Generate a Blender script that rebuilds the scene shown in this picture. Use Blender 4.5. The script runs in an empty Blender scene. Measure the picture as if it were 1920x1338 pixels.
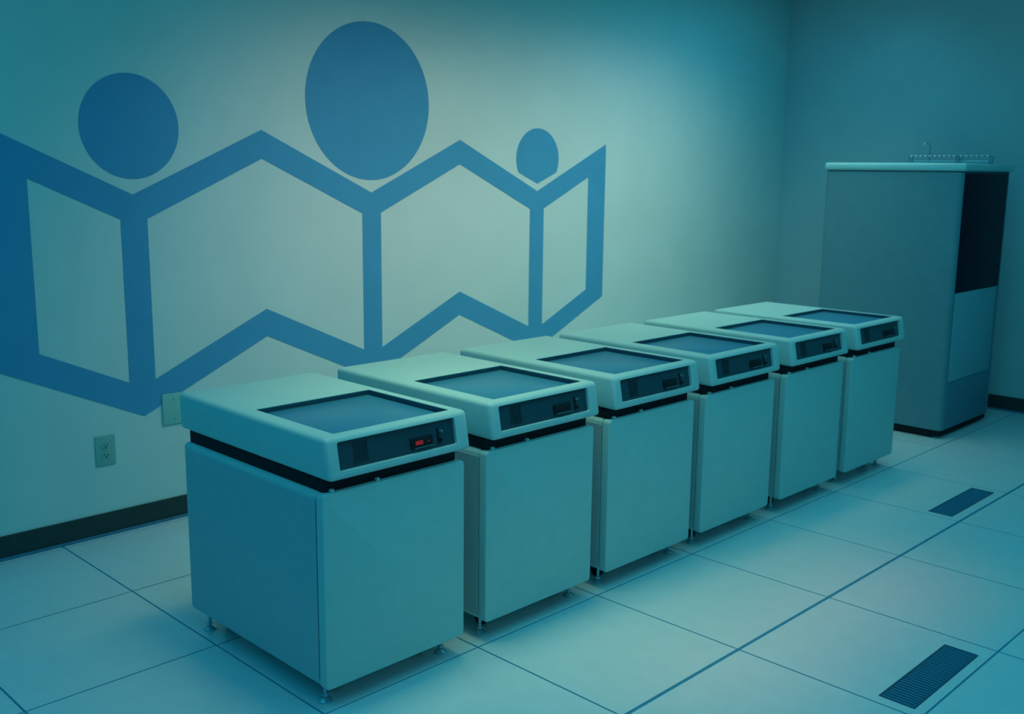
import bpy, bmesh, math
from mathutils import Vector, Matrix

S = bpy.context.scene
C = S.collection
D = bpy.data

# ------------------------------------------------------------------ camera
def camera():
    yaw, pitch, roll = 0.79198, 0.17944, 0.01137
    f = Vector((math.sin(yaw)*math.cos(pitch), math.cos(yaw)*math.cos(pitch), -math.sin(pitch)))
    r = Vector((math.cos(yaw), -math.sin(yaw), 0))
    u = r.cross(f)
    c, s = math.cos(roll), math.sin(roll)
    R, U = c*r + s*u, -s*r + c*u
    m = Matrix((R, U, -f)).transposed().to_4x4()
    m.translation = Vector((-1.57477, -2.2995, 1.55099))
    cam = D.cameras.new('camera')
    o = D.objects.new('camera', cam); C.objects.link(o)
    o.matrix_world = m
    cam.sensor_width = 36; cam.lens = 1926.27/1920*36
    cam.clip_start = 0.05
    cam.dof.use_dof = True; cam.dof.focus_distance = 3.5; cam.dof.aperture_fstop = 4.0
    S.camera = o
camera()

# ------------------------------------------------------------------ world and lights
S.view_settings.view_transform = 'Standard'
S.view_settings.look = 'None'
S.view_settings.gamma = 1
S.view_settings.use_curve_mapping = False
S.view_settings.exposure = 0.0
w = D.worlds.new('world'); S.world = w; w.use_nodes = True
w.node_tree.nodes['Background'].inputs[0].default_value = (0.02, 0.5, 0.75, 1)
w.node_tree.nodes['Background'].inputs[1].default_value = 0.0

def area(name, loc, rot, sx, sy, power, col, spread=180):
    l = D.lights.new(name, 'AREA'); l.shape = 'RECTANGLE'; l.size = sx; l.size_y = sy
    l.energy = power; l.color = col; l.spread = math.radians(spread)
    o = D.objects.new(name, l); C.objects.link(o)
    o.location = loc; o.rotation_euler = [math.radians(a) for a in rot]
    return o
# unseen lights added to brighten mural wall, lids and floor in front
area('wall_wash_fill', (2.9, 0.55, 2.84), (20, 0, 0), 3.4, 0.4, 10.4, (1.0, 0.82, 0.36), 98)
area('corner_wash_fill', (3.5, 0.2, 2.84), (35, 0, 0), 1.8, 0.5, 5.8, (0.138, 0.879, 1.0), 100)
area('mural_fill_centre', (2.0, -0.2, 2.84), (54, 0, 0), 1.8, 0.4, 4.2, (1.0, 0.48, 0.43), 56)
area('mural_fill_right', (3.5, 0.2, 2.84), (50, 0, 0), 1.2, 0.4, 2.2, (1.0, 0.455, 0.364), 60)
area('mural_fill_left', (1.0, -0.2, 2.84), (50, 0, 0), 0.8, 0.4, 0.9, (1.0, 0.889, 0.933), 50)
area('aisle_fill', (1.55, -0.68, 2.84), (0, 0, 0), 1.7, 0.15, 0.75, (1.0, 0.45, 0.2), 24)
area('near_drive_fill', (0.75, 0.25, 2.84), (0, 0, 0), 1.0, 0.5, 2.3, (1.0, 1.0, 0.5), 58)
# cool fill lights added in place of light from the rest of the room
area('cool_ceiling_fill', (1.6, -1.2, 2.84), (0, 0, 0), 4.5, 2.0, 28.8, (0.122, 0.868, 1.0), 180)
area('cool_left_fill', (-1.8, 0.2, 2.84), (0, 0, 0), 1.8, 2.4, 13.6, (0.007, 0.654, 1.0), 180)
area('cool_room_fill', (-0.3, -3.3, 2.3), (70, 0, -25), 1.2, 1.0, 5.2, (0.5, 0.9, 1.0), 180)
area('cool_corner_fill', (4.3, 0.9, 2.84), (15, 0, 0), 1.6, 0.8, 5, (0.06, 0.64, 1.0), 150)

# ------------------------------------------------------------------ materials
def mat(name, col, rough=0.5, spec=0.5, noise=0.0, nscale=40, bump=0.0, bscale=300, metal=0.0,
        emit=None, estr=0.0, trans=0.0, ior=1.45):
    m = D.materials.new(name); m.use_nodes = True
    nt = m.node_tree; b = nt.nodes['Principled BSDF']
    b.inputs['Base Color'].default_value = (*col, 1)
    b.inputs['Roughness'].default_value = rough
    b.inputs['Specular IOR Level'].default_value = spec
    b.inputs['Metallic'].default_value = metal
    b.inputs['IOR'].default_value = ior
    b.inputs['Transmission Weight'].default_value = trans
    tc = nt.nodes.new('ShaderNodeTexCoord')
    if noise:
        n = nt.nodes.new('ShaderNodeTexNoise'); n.inputs['Scale'].default_value = nscale
        n.inputs['Detail'].default_value = 6
        nt.links.new(tc.outputs['Object'], n.inputs['Vector'])
        cr = nt.nodes.new('ShaderNodeValToRGB')
        cr.color_ramp.elements[0].position = 0.3; cr.color_ramp.elements[1].position = 0.7
        cr.color_ramp.elements[0].color = (*[c*(1-noise) for c in col], 1)
        cr.color_ramp.elements[1].color = (*[min(1, c*(1+noise)) for c in col], 1)
        nt.links.new(n.outputs['Fac'], cr.inputs['Fac'])
        nt.links.new(cr.outputs['Color'], b.inputs['Base Color'])
    if bump:
        n2 = nt.nodes.new('ShaderNodeTexNoise'); n2.inputs['Scale'].default_value = bscale
        n2.inputs['Detail'].default_value = 3
        nt.links.new(tc.outputs['Object'], n2.inputs['Vector'])
        bp = nt.nodes.new('ShaderNodeBump'); bp.inputs['Strength'].default_value = bump
        bp.inputs['Distance'].default_value = 0.002
        nt.links.new(n2.outputs['Fac'], bp.inputs['Height'])
        nt.links.new(bp.outputs['Normal'], b.inputs['Normal'])
    if emit:
        b.inputs['Emission Color'].default_value = (*emit, 1)
        b.inputs['Emission Strength'].default_value = estr
    return m

M = dict(
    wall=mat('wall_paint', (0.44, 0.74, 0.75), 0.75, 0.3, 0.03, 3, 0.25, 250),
    wall_end=mat('shaded_wall_paint', (0.34, 0.60, 0.66), 0.75, 0.3, 0.03, 3, 0.25, 250),  # wall paint darkened, the end wall's weaker light put into its colour
    mural=mat('mural_blue_paint', (0.045, 0.33, 0.58), 0.6, 0.3, 0.03, 5, 0.2, 250),
    ceiling=mat('ceiling_tile', (0.30, 0.62, 0.68), 0.9, 0.2, 0.05, 60),
    base=mat('black_vinyl_base', (0.014, 0.05, 0.055), 0.5, 0.4, 0.1, 30),
    toe=mat('base_toe_strip', (0.04, 0.22, 0.36), 0.5, 0.4, 0.1, 30),
    tile=mat('floor_laminate', (0.52, 0.76, 0.82), 0.30, 0.5, 0.025, 14, 0.06, 120),
    under=mat('floor_joint_trim', (0.02, 0.26, 0.44), 0.6, 0.3, 0.1, 30),
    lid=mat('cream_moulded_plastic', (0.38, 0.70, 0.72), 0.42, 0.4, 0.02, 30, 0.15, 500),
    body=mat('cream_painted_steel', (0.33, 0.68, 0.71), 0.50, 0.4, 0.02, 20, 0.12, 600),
    side=mat('shaded_side_steel', (0.33, 0.56, 0.63), 0.50, 0.4, 0.02, 20, 0.12, 600),  # body steel darkened, shade of the side faces put into the colour
    neck=mat('black_foam_gasket', (0.006, 0.02, 0.028), 0.8, 0.2, 0.1, 60),
    windw=mat('smoked_blue_window', (0.030, 0.25, 0.42), 0.38, 0.3, 0.03, 4),
    trim_and_shade=mat('dark_trim_and_shade', (0.014, 0.09, 0.15), 0.5, 0.4, 0.05, 30),  # dark trim, also paints the shade in the lid window recess
    panel=mat('dark_blue_panel', (0.022, 0.075, 0.105), 0.45, 0.4, 0.05, 60),
    black=mat('black_plastic', (0.004, 0.014, 0.020), 0.4, 0.4, 0.05, 40),
    grid=mat('dark_key_plastic', (0.012, 0.045, 0.058), 0.5, 0.4, 0.05, 40),
    dim=mat('dim_blue_plastic', (0.05, 0.20, 0.25), 0.4, 0.5, 0.05, 40),
    red=mat('lit_red_display', (0.25, 0.01, 0.01), 0.4, 0.4, emit=(1.0, 0.055, 0.06), estr=0.16),
    metal=mat('zinc_steel', (0.30, 0.62, 0.70), 0.35, 0.5, 0.05, 60, metal=0.7),
    plate=mat('ivory_wall_plate', (0.16, 0.48, 0.46), 0.45, 0.4, 0.02, 40),
    plate2=mat('blank_wall_plate', (0.18, 0.55, 0.52), 0.45, 0.4, 0.02, 40),
    cab=mat('cabinet_grey_steel', (0.10, 0.30, 0.37), 0.5, 0.4, 0.03, 15, 0.1, 500),
    cabtop=mat('cabinet_top_trim', (0.30, 0.70, 0.74), 0.35, 0.5, 0.02, 20),
    cabdoor=mat('cabinet_door', (0.18, 0.47, 0.56), 0.45, 0.4, 0.03, 15),
    cablow=mat('cabinet_lower_panel', (0.07, 0.24, 0.33), 0.5, 0.4, 0.03, 15),
    glass=mat('dark_tinted_window', (0.006, 0.005, 0.02), 0.45, 0.15, 0.05, 10),
    acrylic=mat('clear_acrylic', (0.55, 0.95, 1.0), 0.05, 0.5, trans=1.0),
    wire=mat('dark_wire', (0.03, 0.16, 0.25), 0.35, 0.5, 0.05, 40),
    bead=mat('bright_wire_rib', (0.75, 1.0, 1.0), 0.3, 0.8, 0.02, 40),
    hinge=mat('amber_hinge', (0.10, 0.20, 0.16), 0.5, 0.4, 0.05, 40),
)

# ------------------------------------------------------------------ helpers
def add_box(bm, x0, x1, y0, y1, z0, z1):
    v = [bm.verts.new(p) for p in ((x0,y0,z0),(x1,y0,z0),(x1,y1,z0),(x0,y1,z0),
                                   (x0,y0,z1),(x1,y0,z1),(x1,y1,z1),(x0,y1,z1))]
    fs = [(0,3,2,1),(4,5,6,7),(0,1,5,4),(1,2,6,5),(2,3,7,6),(3,0,4,7)]
    return v, [bm.faces.new([v[i] for i in f]) for f in fs]

def bevel_all(bm, width, seg=3, edges=None):
    bmesh.ops.bevel(bm, geom=edges if edges is not None else list(bm.edges), offset=width,
                    segments=seg, profile=0.5, affect='EDGES', clamp_overlap=True)

def rbox(x0, x1, y0, y1, z0, z1, r=0.004, seg=3):
    bm = bmesh.new(); add_box(bm, x0, x1, y0, y1, z0, z1)
    if r: bevel_all(bm, r, seg)
    return bm

def add_tube(bm, pts, r, n=10, cap=True):
    pts = [Vector(p) for p in pts]; rings = []
    up = Vector((0.123, 0.456, 0.881)).normalized()
    for i, p in enumerate(pts):
        d = (pts[min(i+1, len(pts)-1)] - pts[max(i-1, 0)]).normalized()
        a = d.cross(up).normalized(); b = d.cross(a).normalized()
        rr = r[i] if isinstance(r, (list, tuple)) else r
        rings.append([bm.verts.new(p + rr*(math.cos(t)*a + math.sin(t)*b))
                      for t in [2*math.pi*k/n for k in range(n)]])
    for q in range(len(rings)-1):
        for k in range(n):
            bm.faces.new((rings[q][k], rings[q][(k+1) % n], rings[q+1][(k+1) % n], rings[q+1][k]))
    if cap:
        bm.faces.new(rings[0][::-1]); bm.faces.new(rings[-1])

def link_mesh(name, me, parent=None):
    o = D.objects.new(name, me); C.objects.link(o)
    if parent is not None: o.parent = parent
    return o

def obj(name, bm, m, parent=None, smooth=True):
    bmesh.ops.recalc_face_normals(bm, faces=list(bm.faces))
    me = D.meshes.new(name); bm.to_mesh(me); bm.free()
    me.materials.append(m)
    if smooth:
        me.shade_smooth()
        me.set_sharp_from_angle(angle=math.radians(35))
    return link_mesh(name, me, parent)

def tag(o, label=None, cat=None, group=None, kind=None):
    if label: o['label'] = label
    if cat: o['category'] = cat
    if group: o['group'] = group
    if kind: o['kind'] = kind
    return o

def empty(name, loc):
    o = D.objects.new(name, None); C.objects.link(o); o.location = loc
    o.empty_display_size = 0.1
    return o

def carve(o, cutters):
    """cut rounded recesses out of a mesh object and bake the result"""
    tmp = []
    for bm in cutters:
        bmesh.ops.recalc_face_normals(bm, faces=list(bm.faces))
        me = D.meshes.new('cut'); bm.to_mesh(me); bm.free()
        c = D.objects.new('cut', me); C.objects.link(c); tmp.append(c)
        md = o.modifiers.new('cut', 'BOOLEAN'); md.operation = 'DIFFERENCE'; md.object = c; md.solver = 'EXACT'
    bpy.context.view_layer.update()
    dg = bpy.context.evaluated_depsgraph_get()
    me = D.meshes.new_from_object(o.evaluated_get(dg), depsgraph=dg)
    o.modifiers.clear(); old = o.data; o.data = me; me.name = old.name
    for c in tmp:
        m_ = c.data; D.objects.remove(c); D.meshes.remove(m_)
    me.shade_smooth(); me.set_sharp_from_angle(angle=math.radians(35))

# ------------------------------------------------------------------ the setting
T = 0.61
YW = 1.864; XR = 5.55; XL = -3.4; YF = -4.2; ZC = 2.9

def struct(name, bm, m, parent=None):
    o = obj(name, bm, m, parent, smooth=False)
    o['kind'] = 'structure'
    return o

floor = struct('floor', rbox(XL-.1, XR+.1, YF-.1, YW+.1, -0.12, -0.0018, 0), M['under'])
ceiling = struct('ceiling', rbox(XL-.1, XR+.1, YF-.1, YW+.1, ZC, ZC+.1, 0), M['ceiling'])
wall_back = struct('wall_back', rbox(XL-.1, XR+.1, YW, YW+.1, -0.0018, ZC, 0), M['wall'])
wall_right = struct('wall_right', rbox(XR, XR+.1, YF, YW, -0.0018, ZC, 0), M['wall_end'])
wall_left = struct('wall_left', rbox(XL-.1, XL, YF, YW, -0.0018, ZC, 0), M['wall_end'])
wall_front = struct('wall_front', rbox(XL-.1, XR+.1, YF-.1, YF, -0.0018, ZC, 0), M['wall_end'])

# raised-floor tiles, one object each, thin joints; the joint along y = -1 tile is wider
def tile_bm(x0, x1, y0, y1, slot=None):
    bm = bmesh.new()
    z0, z1 = -0.0018, 0.0
    if slot is None:
        add_box(bm, x0, x1, y0, y1, z0, z1)
    else:
        a, b, c, d = slot
        add_box(bm, x0, x1, y0, c, z0, z1); add_box(bm, x0, x1, d, y1, z0, z1)
        add_box(bm, x0, a, c, d, z0, z1); add_box(bm, b, x1, c, d, z0, z1)
    return bm
SLOTS = {(5, -1): (5.07, 5.93, -.92, -.735), (2, -2): (2.07, 2.875, -1.945, -1.76)}
shared = {}
G = 0.0034
for i in range(-6, 10):
    for j in range(-7, 4):
        x0 = max(i*T+G, XL); x1 = min((i+1)*T-G, XR)
        y0 = max(j*T+(0.0064 if j == -1 else G), YF)
        y1 = min((j+1)*T-(0.0064 if j == -2 else G), YW)
        if x1-x0 < 0.02 or y1-y0 < 0.02: continue
        slot = SLOTS.get((i, j))
        if slot:
            o = obj('floor_tile', tile_bm(x0, x1, y0, y1, tuple(s*T for s in slot)), M['tile'], floor, False)
        else:
            key = (round(x1-x0, 4), round(y1-y0, 4))
            if key not in shared:
                shared[key] = obj('floor_tile', tile_bm(0, x1-x0, 0, y1-y0), M['tile'], floor, False)
                o = shared[key]
            else:
                o = link_mesh('floor_tile', shared[key].data, floor)
            o.location = (x0, y0, 0)

def base_board(name, x0, x1, y0, y1, side):
    o = struct(name, rbox(x0, x1, y0, y1, 0.012, 0.100, 0.002, 2), M['base'])
    d = 0.006
    if side == 'y': bm = rbox(x0, x1, y0-d, y1, 0.0, 0.012, 0.002, 2)
    else: bm = rbox(x0-d if side == 'x-' else x0, x1+d if side == 'x+' else x1, y0, y1, 0.0, 0.012, 0.002, 2)
    obj('toe_strip', bm, M['toe'], o)
base_board('baseboard_back', XL, XR-.012, YW-.008, YW, 'y')
base_board('baseboard_right', XR-.008, XR, YF, YW, 'x-')
base_board('baseboard_left', XL, XL+.008, YF, YW-.016, 'x+')

# ------------------------------------------------------------------ the wall mural
def extrude_polys(polys, y0, y1):
    bm = bmesh.new(); cache = {}
    def V(p):
        k = (round(p[0], 4), round(p[1], 4))
        if k not in cache: cache[k] = bm.verts.new((p[0], y0, p[1]))
        return cache[k]
    fs = [bm.faces.new([V(p) for p in poly]) for poly in polys]
    bmesh.ops.recalc_face_normals(bm, faces=fs)
    r = bmesh.ops.extrude_face_region(bm, geom=fs)
    vs = [g for g in r['geom'] if isinstance(g, bmesh.types.BMVert)]
    bmesh.ops.translate(bm, verts=vs, vec=(0, y1-y0, 0))
    return bm

def mural():
    root = empty('wall_mural', (0, YW, 0))
    tag(root, 'large blue mural of three linked reading figures painted on the pale wall', 'mural')
    posts = [0.387, 1.628, 2.836]; peaks = [-0.235, 1.0075, 2.227, 3.451]
    hw = 0.058; L0, L1, R1, R0 = -0.195, -0.035, 3.291, 3.451
    zt = lambda x: 1.435 + 0.459*min(abs(x-p) for p in posts)          # top edge of the upper band
    def hi(x):  return zt(x)
    def hi_in(x): return zt(x) - 0.128
    def lo_in(x): return 0.618 + 0.459*min(abs(x-p) for p in posts)
    def lo(x): return 0.490 + 0.459*min(abs(x-p) for p in posts)
    polys = []
    for p in posts:
        polys.append([(p-hw, hi(p-hw)), (p, hi(p)), (p+hw, hi(p+hw)), (p+hw, hi_in(p+hw)), (p-hw, hi_in(p-hw))])
        polys.append([(p-hw, hi_in(p-hw)), (p+hw, hi_in(p+hw)), (p+hw, lo_in(p+hw)), (p-hw, lo_in(p-hw))])
        polys.append([(p-hw, lo_in(p-hw)), (p+hw, lo_in(p+hw)), (p+hw, lo(p+hw)), (p, lo(p)), (p-hw, lo(p-hw))])
    spans = [(L1, posts[0]-hw), (posts[0]+hw, peaks[1]), (peaks[1], posts[1]-hw), (posts[1]+hw, peaks[2]),
             (peaks[2], posts[2]-hw), (posts[2]+hw, R1)]
    for a, b in spans:
        polys.append([(a, hi(a)), (b, hi(b)), (b, hi_in(b)), (a, hi_in(a))])
        polys.append([(a, lo_in(a)), (b, lo_in(b)), (b, lo(b)), (a, lo(a))])
    for a, b, e in ((L0, L1, L1), (R1, R0, R1)):
        polys.append([(a, hi(a)), (b, hi(b))] + ([(b, hi_in(b)), (b, lo_in(b))] if e == b else []) +
                     [(b, lo(b)), (a, lo(a))] + ([(a, lo_in(a)), (a, hi_in(a))] if e == a else []))
    obj('linked_outline', extrude_polys(polys, -0.0005, -0.0022), M['mural'], root, False)
    def ell(cx, cz, rx, rz, clip=None, n=72):
        pts = []
        for k in range(n):
            t = 2*math.pi*k/n
            pts.append((cx+rx*math.cos(t), cz+rz*math.sin(t)))
        if clip:
            out = []
            f = lambda x: clip + 0.40*abs(x-cx)
            for x, z in pts:
                if z >= f(x): out.append((x, z))
                elif 0.004 < abs(x-cx) < 0.172: out.append((x, f(x)))
            out.append((cx, clip))
            out.sort(key=lambda q: math.atan2(q[1]-cz, q[0]-cx))
            pts = [q for k, q in enumerate(out) if abs(q[0]-out[k-1][0])+abs(q[1]-out[k-1][1]) > 0.002]
        return [pts]
    obj('head', extrude_polys(ell(0.392, 1.712, 0.213, 0.213), -0.0005, -0.0022), M['mural'], root, False)
    obj('head', extrude_polys(ell(1.628, 1.876, 0.379, 0.379), -0.0005, -0.0022), M['mural'], root, False)
    obj('head', extrude_polys(ell(2.838, 1.620, 0.178, 0.172, 1.478), -0.0005, -0.0022), M['mural'], root, False)
mural()

# ------------------------------------------------------------------ electrical plates
def outlet():
    r = empty('wall_outlet', (0.206, YW, 0.371))
    tag(r, 'pale duplex power outlet low on the mural wall above the black baseboard', 'outlet')
    obj('cover_plate', rbox(-.043, .043, -.006, 0, -.065, .065, .003, 3), M['plate'], r)
    for s in (-1, 1):
        bm = bmesh.new(); n = 20
        ring = []
        for k in range(n):
            t = 2*math.pi*k/n
            ring.append((0.017*math.cos(t), max(-.0125, min(.0125, .0165*math.sin(t)))))
        vs0 = [bm.verts.new((x, -.009, z+s*.0205)) for x, z in ring]
        vs1 = [bm.verts.new((x, -.005, z+s*.0205)) for x, z in ring]
        bm.faces.new(vs0)
        for k in range(n): bm.faces.new((vs0[k], vs1[k], vs1[(k+1) % n], vs0[(k+1) % n]))
        soc = obj('socket', bm, M['plate'], r)
        b2 = bmesh.new()
        add_box(b2, -.0085, -.0055, -.0096, -.008, s*.0205-.001, s*.0205+.008)
        add_box(b2, .0055, .0085, -.0096, -.008, s*.0205-.001, s*.0205+.007)
        add_box(b2, -.003, .003, -.0096, -.008, s*.0205-.0095, s*.0205-.004)
        obj('slots', b2, M['base'], soc)
    bm = bmesh.new(); add_tube(bm, [(0, -.008, 0), (0, -.0055, 0)], .0035, 12); obj('screw', bm, M['metal'], r)
outlet()
def blank_plate():
    r = empty('blank_wall_plate', (0.520, YW, 0.503))
    tag(r, 'pale blank wall plate half hidden behind the nearest disk drive', 'wall plate')
    obj('cover_plate', rbox(-.053, .053, -.010, 0, -.069, .069, .003, 3), M['plate2'], r)
    for z in (-.045, .045):
        bm = bmesh.new(); add_tube(bm, [(0, -.0125, z), (0, -.0095, z)], .004, 12); obj('screw', bm, M['metal'], r)
blank_plate()

# ------------------------------------------------------------------ disk drives
def lid_shell():
    x0, x1, yt, yb, yk, z0, z1 = 0.013, 0.548, -0.009, -0.032, 0.817, 0.696, 0.817
    bm = bmesh.new()
    v = [bm.verts.new(p) for p in ((x0,yb,z0),(x1,yb,z0),(x1,yk,z0),(x0,yk,z0),(x0,yt,z1),(x1,yt,z1),(x1,yk,z1),(x0,yk,z1))]
    for f in [(0,3,2,1),(4,5,6,7),(0,1,5,4),(1,2,6,5),(2,3,7,6),(3,0,4,7)]: bm.faces.new([v[i] for i in f])
    bevel_all(bm, 0.015, 5)
    o = obj('lid', bm, M['lid'])
    # window recess in the top: vertical corners rounded
    def pocket(a, b, c, d, e, f, r):
        b_ = bmesh.new(); add_box(b_, a, b, c, d, e, f)
        ed = [q for q in b_.edges if abs(q.verts[0].co.z-q.verts[1].co.z) > 1e-4]
        bevel_all(b_, r, 4, ed); return b_
    win = pocket(.068, .505, .026, .432, .796, .85, .006)
    # control recess in the slanted front
    b_ = bmesh.new(); add_box(b_, .053, .492, -.08, .010, .720, .802)
    sl = (yb-yt)/(z1-z0)                                     # front face slope dy/dz (leaning)
    ed = [q for q in b_.edges if abs(q.verts[0].co.y-q.verts[1].co.y) > 1e-4]
    bevel_all(b_, .007, 4, ed)
    for vv in b_.verts:
        if vv.co.y > -.04: vv.co.y = (yb + (vv.co.z-z0)*(yt-yb)/(z1-z0)) + 0.013
    carve(o, [win, b_])
    return o
FY = lambda z, d=0.0: -0.032 + (z-0.696)*(0.023/0.121) + d       # depth of the slanted front at height z

def slanted_box(x0, x1, z0, z1, d0, d1, r=0.001):
    bm = bmesh.new(); add_box(bm, x0, x1, 0, 1, z0, z1)
    for v in bm.verts: v.co.y = FY(v.co.z, d1 if v.co.y > .5 else d0)
    if r: bevel_all(bm, r, 2)
    return bm

def make_drive():
    root = empty('disk_drive', (0, 0, 0))
    # lower cabinet
    bm = bmesh.new(); add_box(bm, .007, .538, .0265, .789, .071, .656)
    bevel_all(bm, .016, 4)
    obj('cabinet_body', bm, M['body'], root)
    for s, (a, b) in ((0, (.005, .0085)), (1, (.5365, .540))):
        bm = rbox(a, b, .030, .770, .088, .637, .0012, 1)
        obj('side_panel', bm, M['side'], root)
    bm = bmesh.new(); add_box(bm, .005, .540, -.008, .0235, .070, .656)
    ed = [e for e in bm.edges if abs(e.verts[0].co.y-e.verts[1].co.y) > 1e-4]
    bevel_all(bm, .014, 4, ed)
    front = [e for e in bm.edges if e.verts[0].co.y < 0 and e.verts[1].co.y < 0]
    bevel_all(bm, .004, 3, front)
    obj('front_panel', bm, M['body'], root)
    # black neck between body and lid
    obj('gasket_neck', rbox(.024, .522, .012, .775, .650, .700, .008, 3), M['neck'], root)
    for x in (.044, .205):
        obj('lid_stop', rbox(x-.006, x+.006, -.002, .010, .654, .666, .0015, 2), M['body'], root)
    # lid
    lid = lid_shell(); lid.parent = root
    g = bmesh.new()
    for a, b, c, d, e in ((.0685,.5045,.429,.4315,.8155), (.0685,.071,.0265,.429,.8155), (.502,.5045,.0265,.429,.8155), (.071,.502,.0265,.029,.8155),
                          (.071,.502,.425,.429,.7995), (.071,.075,.029,.425,.7995), (.498,.502,.029,.425,.7995), (.075,.498,.029,.033,.7995)):
        add_box(g, a, b, c, d, .7965, e)
    obj('window_recess_shade', g, M['trim_and_shade'], lid)  # dark lining that paints the shade along the recess walls
    obj('window_pane', rbox(.0755, .4975, .0335, .4185, .7965, .8015, .0015, 2), M['windw'], lid)
    obj('pane_edge', rbox(.0755, .4975, .4190, .4220, .7965, .8035, .001, 2), M['dim'], lid)
    # control panel
    cp = obj('control_panel', slanted_box(.0545, .4905, .7215, .8005, .0105, .0128, 0), M['panel'], root)
    b = bmesh.new()
    for r in range(6):
        for c in range(5):
            x = .112 + c*.0105; z = .733 + r*.0098
            n = len(b.verts)
            add_box(b, x, x+.0075, 0, 1, z, z+.0058)
            b.verts.ensure_lookup_table()
            for q in b.verts[n:]: q.co.y = FY(q.co.z, .0106 if q.co.y > .5 else .0080)
    tag(obj('key_grid', b, M['grid'], cp), kind='stuff')
    hz = obj('display_bezel', slanted_box(.318, .402, .7325, .7640, .0045, .0108, .0015), M['black'], cp)
    obj('display', slanted_box(.331, .398, .7400, .7590, .0032, .0048, .0008), M['neck'], cp)
    obj('bezel_lip', slanted_box(.328, .402, .7335, .7355, .0018, .0052, .0005), M['dim'], cp)
    for z, m in ((.768, 'dim'), (.742, 'black')):
        bm = bmesh.new()
        add_tube(bm, [(.436, FY(z, .011), z), (.436, FY(z, .004), z), (.436, FY(z, -.001), z+.003)], [.0065, .005, .0035], 10)
        obj('toggle_switch', bm, M[m], cp)
    obj('switch_plate', slanted_box(.425, .429, .732, .778, .0065, .0108, .0008), M['black'], cp)
    # levelling feet
    for x in (.047, .498):
        for y in (.062, .735):
            bm = bmesh.new()
            add_tube(bm, [(x,y,0), (x,y,.004), (x,y,.012), (x,y,.014)], [.021, .021, .011, .006], 16)
            add_tube(bm, [(x,y,.012), (x,y,.085)], .0055, 10)
            add_tube(bm, [(x,y,.018), (x,y,.025)], .010, 6)
            obj('levelling_foot', bm, M['metal'], root)
    # casters
    for x in (.100, .445):
        for y in (.110, .690):
            bm = bmesh.new()
            add_tube(bm, [(x-.011,y,.0265), (x-.009,y,.0265), (x+.009,y,.0265), (x+.011,y,.0265)], [.022,.0265,.0265,.022], 18)
            cs = obj('caster', bm, M['black'], root)
            bm = bmesh.new()
            add_box(bm, x-.016, x-.013, y-.012, y+.012, .022, .073)
            add_box(bm, x+.013, x+.016, y-.012, y+.012, .022, .073)
            add_box(bm, x-.016, x+.016, y-.012, y+.012, .060, .073)
            obj('caster_fork', bm, M['neck'], cs)
    return root

drive0 = make_drive()
SP = 0.631
OFF = [(0,0), (.011,.012), (.005,.014), (-.007,.016), (0,.017), (.001,.019)]
DL = ['nearest disk drive with rounded lid and a lit red display, row front left',
      'second disk drive from the left, just behind the red display unit',
      'third disk drive from the left, dark display, in the middle of the row',
      'fourth disk drive from the left, third from the tall cabinet end',
      'fifth disk drive from the left, second from the far end of the row',
      'last and farthest disk drive, standing next to the tall cabinet']
def children(o): return [c for c in D.objects if c.parent == o]
def copy_tree(o, parent=None):
    kids = children(o)
    c = o.copy(); C.objects.link(c)
    if parent: c.parent = parent
    for k in kids: copy_tree(k, c)
    return c
drives = [drive0] + [copy_tree(drive0) for _ in range(5)]
for i, dr in enumerate(drives):
    dr.location = (i*SP+OFF[i][0], OFF[i][1], 0)
    tag(dr, DL[i], 'disk drive', 'cream disk drives in a row along the mural wall')
# the nearest unit has its display lit
cp = [c for c in children(drives[0]) if c.name.startswith('control_panel')][0]
lit = obj('lit_digits', slanted_box(.3325, .3610, .7435, .7550, .0020, .0034, .0005), M['red'], cp)
tag(lit, 'glowing red digits')
tag(obj('indicator_light', slanted_box(.381, .3845, .747, .7505, .0020, .0034, .0003), M['red'], cp), 'tiny red light')

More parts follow.
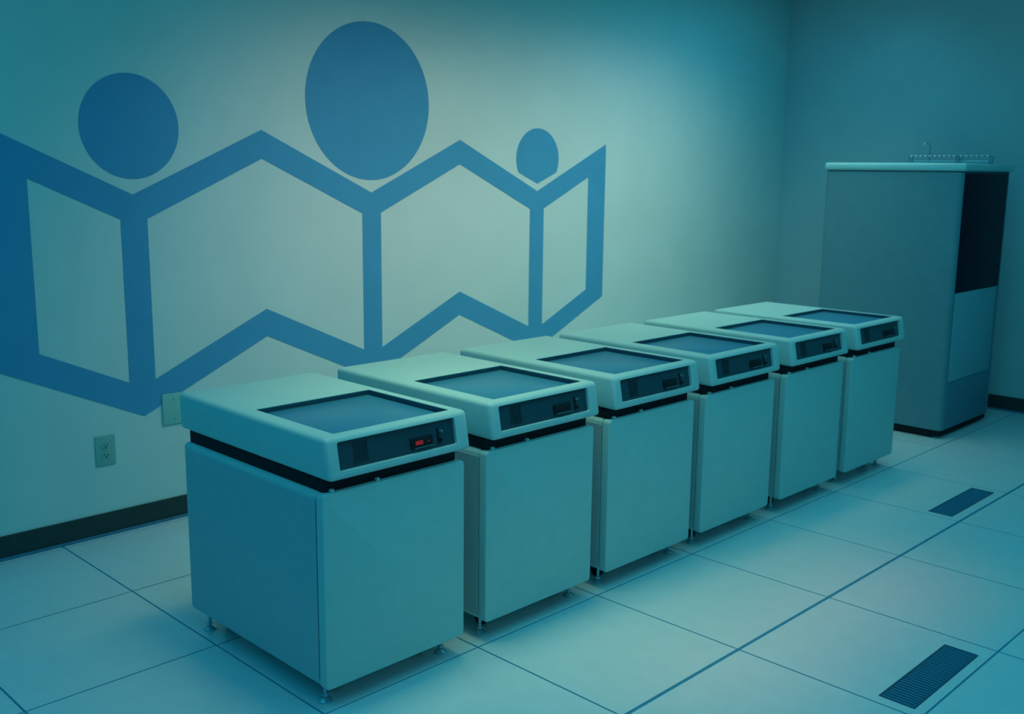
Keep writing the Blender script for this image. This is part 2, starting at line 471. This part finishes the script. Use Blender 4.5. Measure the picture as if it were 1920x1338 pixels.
# ------------------------------------------------------------------ tall cabinet
def tall_cabinet():
    X0, X1, Y0, Y1 = 4.45, 5.20, .058, .906
    r = empty('tall_cabinet', (0, 0, 0))
    tag(r, 'tall grey computer cabinet with dark window panel by the end wall', 'cabinet')
    bm = bmesh.new(); add_box(bm, X0, X1, Y0, Y1, .052, 1.570)
    ed = [e for e in bm.edges if abs(e.verts[0].co.z-e.verts[1].co.z) > 1e-4]
    bevel_all(bm, .028, 6, ed)
    shell = obj('cabinet_body', bm, M['cab'], r)
    def cut(a, b, c, d, e, f):
        q = bmesh.new(); add_box(q, a, b, c, d, e, f); return q
    carve(shell, [cut(X0+.034, X1-.034, Y0-.05, Y0+.035, .335, 1.60)])
    obj('top_cover', rbox(X0-.012, X1+.012, Y0-.020, Y1+.006, 1.576, 1.622, .016, 5), M['cabtop'], r)
    obj('cover_joint', rbox(X0+.010, X1-.010, Y0+.005, Y1-.010, 1.560, 1.580, 0), M['trim_and_shade'], r)
    obj('dark_window', rbox(X0+.036, X1-.036, Y0-.001, Y0+.033, .878, 1.562, .003, 2), M['glass'], r)
    door = obj('front_door', rbox(X0+.052, X1-.052, Y0+.002, Y0+.033, .337, .872, .004, 2), M['cabdoor'], r)
    obj('lower_panel', rbox(X0+.052, X1-.052, Y0-.002, Y0+.0055, .060, .331, .002, 2), M['cablow'], r)
    obj('edge_strip', rbox(X0+.037, X0+.043, Y0+.001, Y0+.033, .337, .872, .001, 2), M['hinge'], r)
    obj('plinth', rbox(X0+.012, X1-.012, Y0+.015, Y1-.012, .012, .054, .002, 2), M['neck'], r)
    for x in (X0+.05, X1-.05):
        for y in (Y0+.045, Y1-.06):
            bm = bmesh.new(); add_tube(bm, [(x,y,0), (x,y,.005), (x,y,.014)], [.022,.022,.012], 16)
            obj('levelling_foot', bm, M['metal'], r)
tall_cabinet()

# ------------------------------------------------------------------ clear racks on the cabinet
def rack(loc, length, label):
    r = empty('wire_rack', loc)
    tag(r, label, 'rack', 'clear wire racks on top of the tall cabinet')
    for y in (0, length):
        bm = bmesh.new()
        add_tube(bm, [(0,y,0), (0,y-.006,.048)], .0025, 8)
        add_tube(bm, [(.045,y,0), (.045,y-.006,.048)], .0025, 8)
        add_tube(bm, [(-.002,y,.0025), (.047,y,.0025)], .0025, 8)
        obj('end_frame', bm, M['wire'], r)
    n = max(3, int(length/.029))
    for k in range(n):
        y = .014 + (length-.028)*k/(n-1)
        bm = bmesh.new()
        add_tube(bm, [(0,y-.009,.046), (0,y-.004,.048), (0,y+.004,.048), (0,y+.009,.046)], [.0012,.0036,.0036,.0012], 8)
        obj('top_rib', bm, M['bead'], r)
    for x, z in ((0, .046), (.045, .046), (0, .018), (.045, .018)):
        bm = bmesh.new(); add_tube(bm, [(x, 0, z), (x, length, z)], .0014, 6)
        obj('rail', bm, M['acrylic'] if z < .03 else M['wire'], r)
    obj('clear_tray', rbox(.002, .043, .002, length-.002, .0005, .004, .001, 1), M['acrylic'], r)
    return r
ZT = 1.622
rack((4.90, .285, ZT), .295, 'clear wire rack with bright ribs on the cabinet top, left of the two')
rack((4.90, .085, ZT), .185, 'clear wire rack at the cabinet top front edge, right of the two')
def hoop():
    bm = bmesh.new()
    pts = [(5.02, .50, ZT), (5.02, .50, ZT+.105)]
    for k in range(1, 9):
        t = math.pi*.62*k/8
        pts.append((5.02, .50+.026*(1-math.cos(t)), ZT+.105+.026*math.sin(t)))
    add_tube(bm, pts, .0022, 8)
    add_tube(bm, [(5.02,.50,ZT), (5.02,.50,ZT+.003)], .018, 14)
    o = obj('wire_hook', bm, M['wire'])
    tag(o, 'thin upright wire hook rising behind the left rack on the cabinet', 'hook')
    t = obj('hook_tip', rbox(5.016, 5.024, .533, .541, ZT+.121, ZT+.133, .002, 2), M['bead'], o)
hoop()

# ------------------------------------------------------------------ floor air grilles
def grille(slot, label):
    a, b, c, d = [s*T for s in slot]
    r = empty('floor_air_grille', (a, c, 0))
    W, H = b-a, d-c
    tag(r, label, 'grille', 'dark air grilles let into the floor tiles')
    bm = bmesh.new()
    add_box(bm, .0005, W-.0005, .0005, .005, -.0017, .0012); add_box(bm, .0005, W-.0005, H-.005, H-.0005, -.0017, .0012)
    add_box(bm, .0005, .005, .005, H-.005, -.0017, .0012); add_box(bm, W-.005, W-.0005, .005, H-.005, -.0017, .0012)
    obj('grille_frame', bm, M['trim_and_shade'], r, False)
    obj('dark_well', rbox(.005, W-.005, .005, H-.005, -.0017, -.0013, 0), M['trim_and_shade'], r, False)
    n = 30
    first = None
    for k in range(n):
        x = .012 + (W-.024)*k/(n-1)
        if first is None:
            first = obj('slat', rbox(-.0028, .0028, .005, H-.005, -.0013, .0006, 0), M['under'], r, False); o = first
        else: o = link_mesh('slat', first.data, r)
        o.location = (x, 0, 0)
grille(SLOTS[(5, -1)], 'dark slotted air grille in the floor toward the far cabinet')
grille(SLOTS[(2, -2)], 'dark slotted air grille in the near floor, at the bottom right')
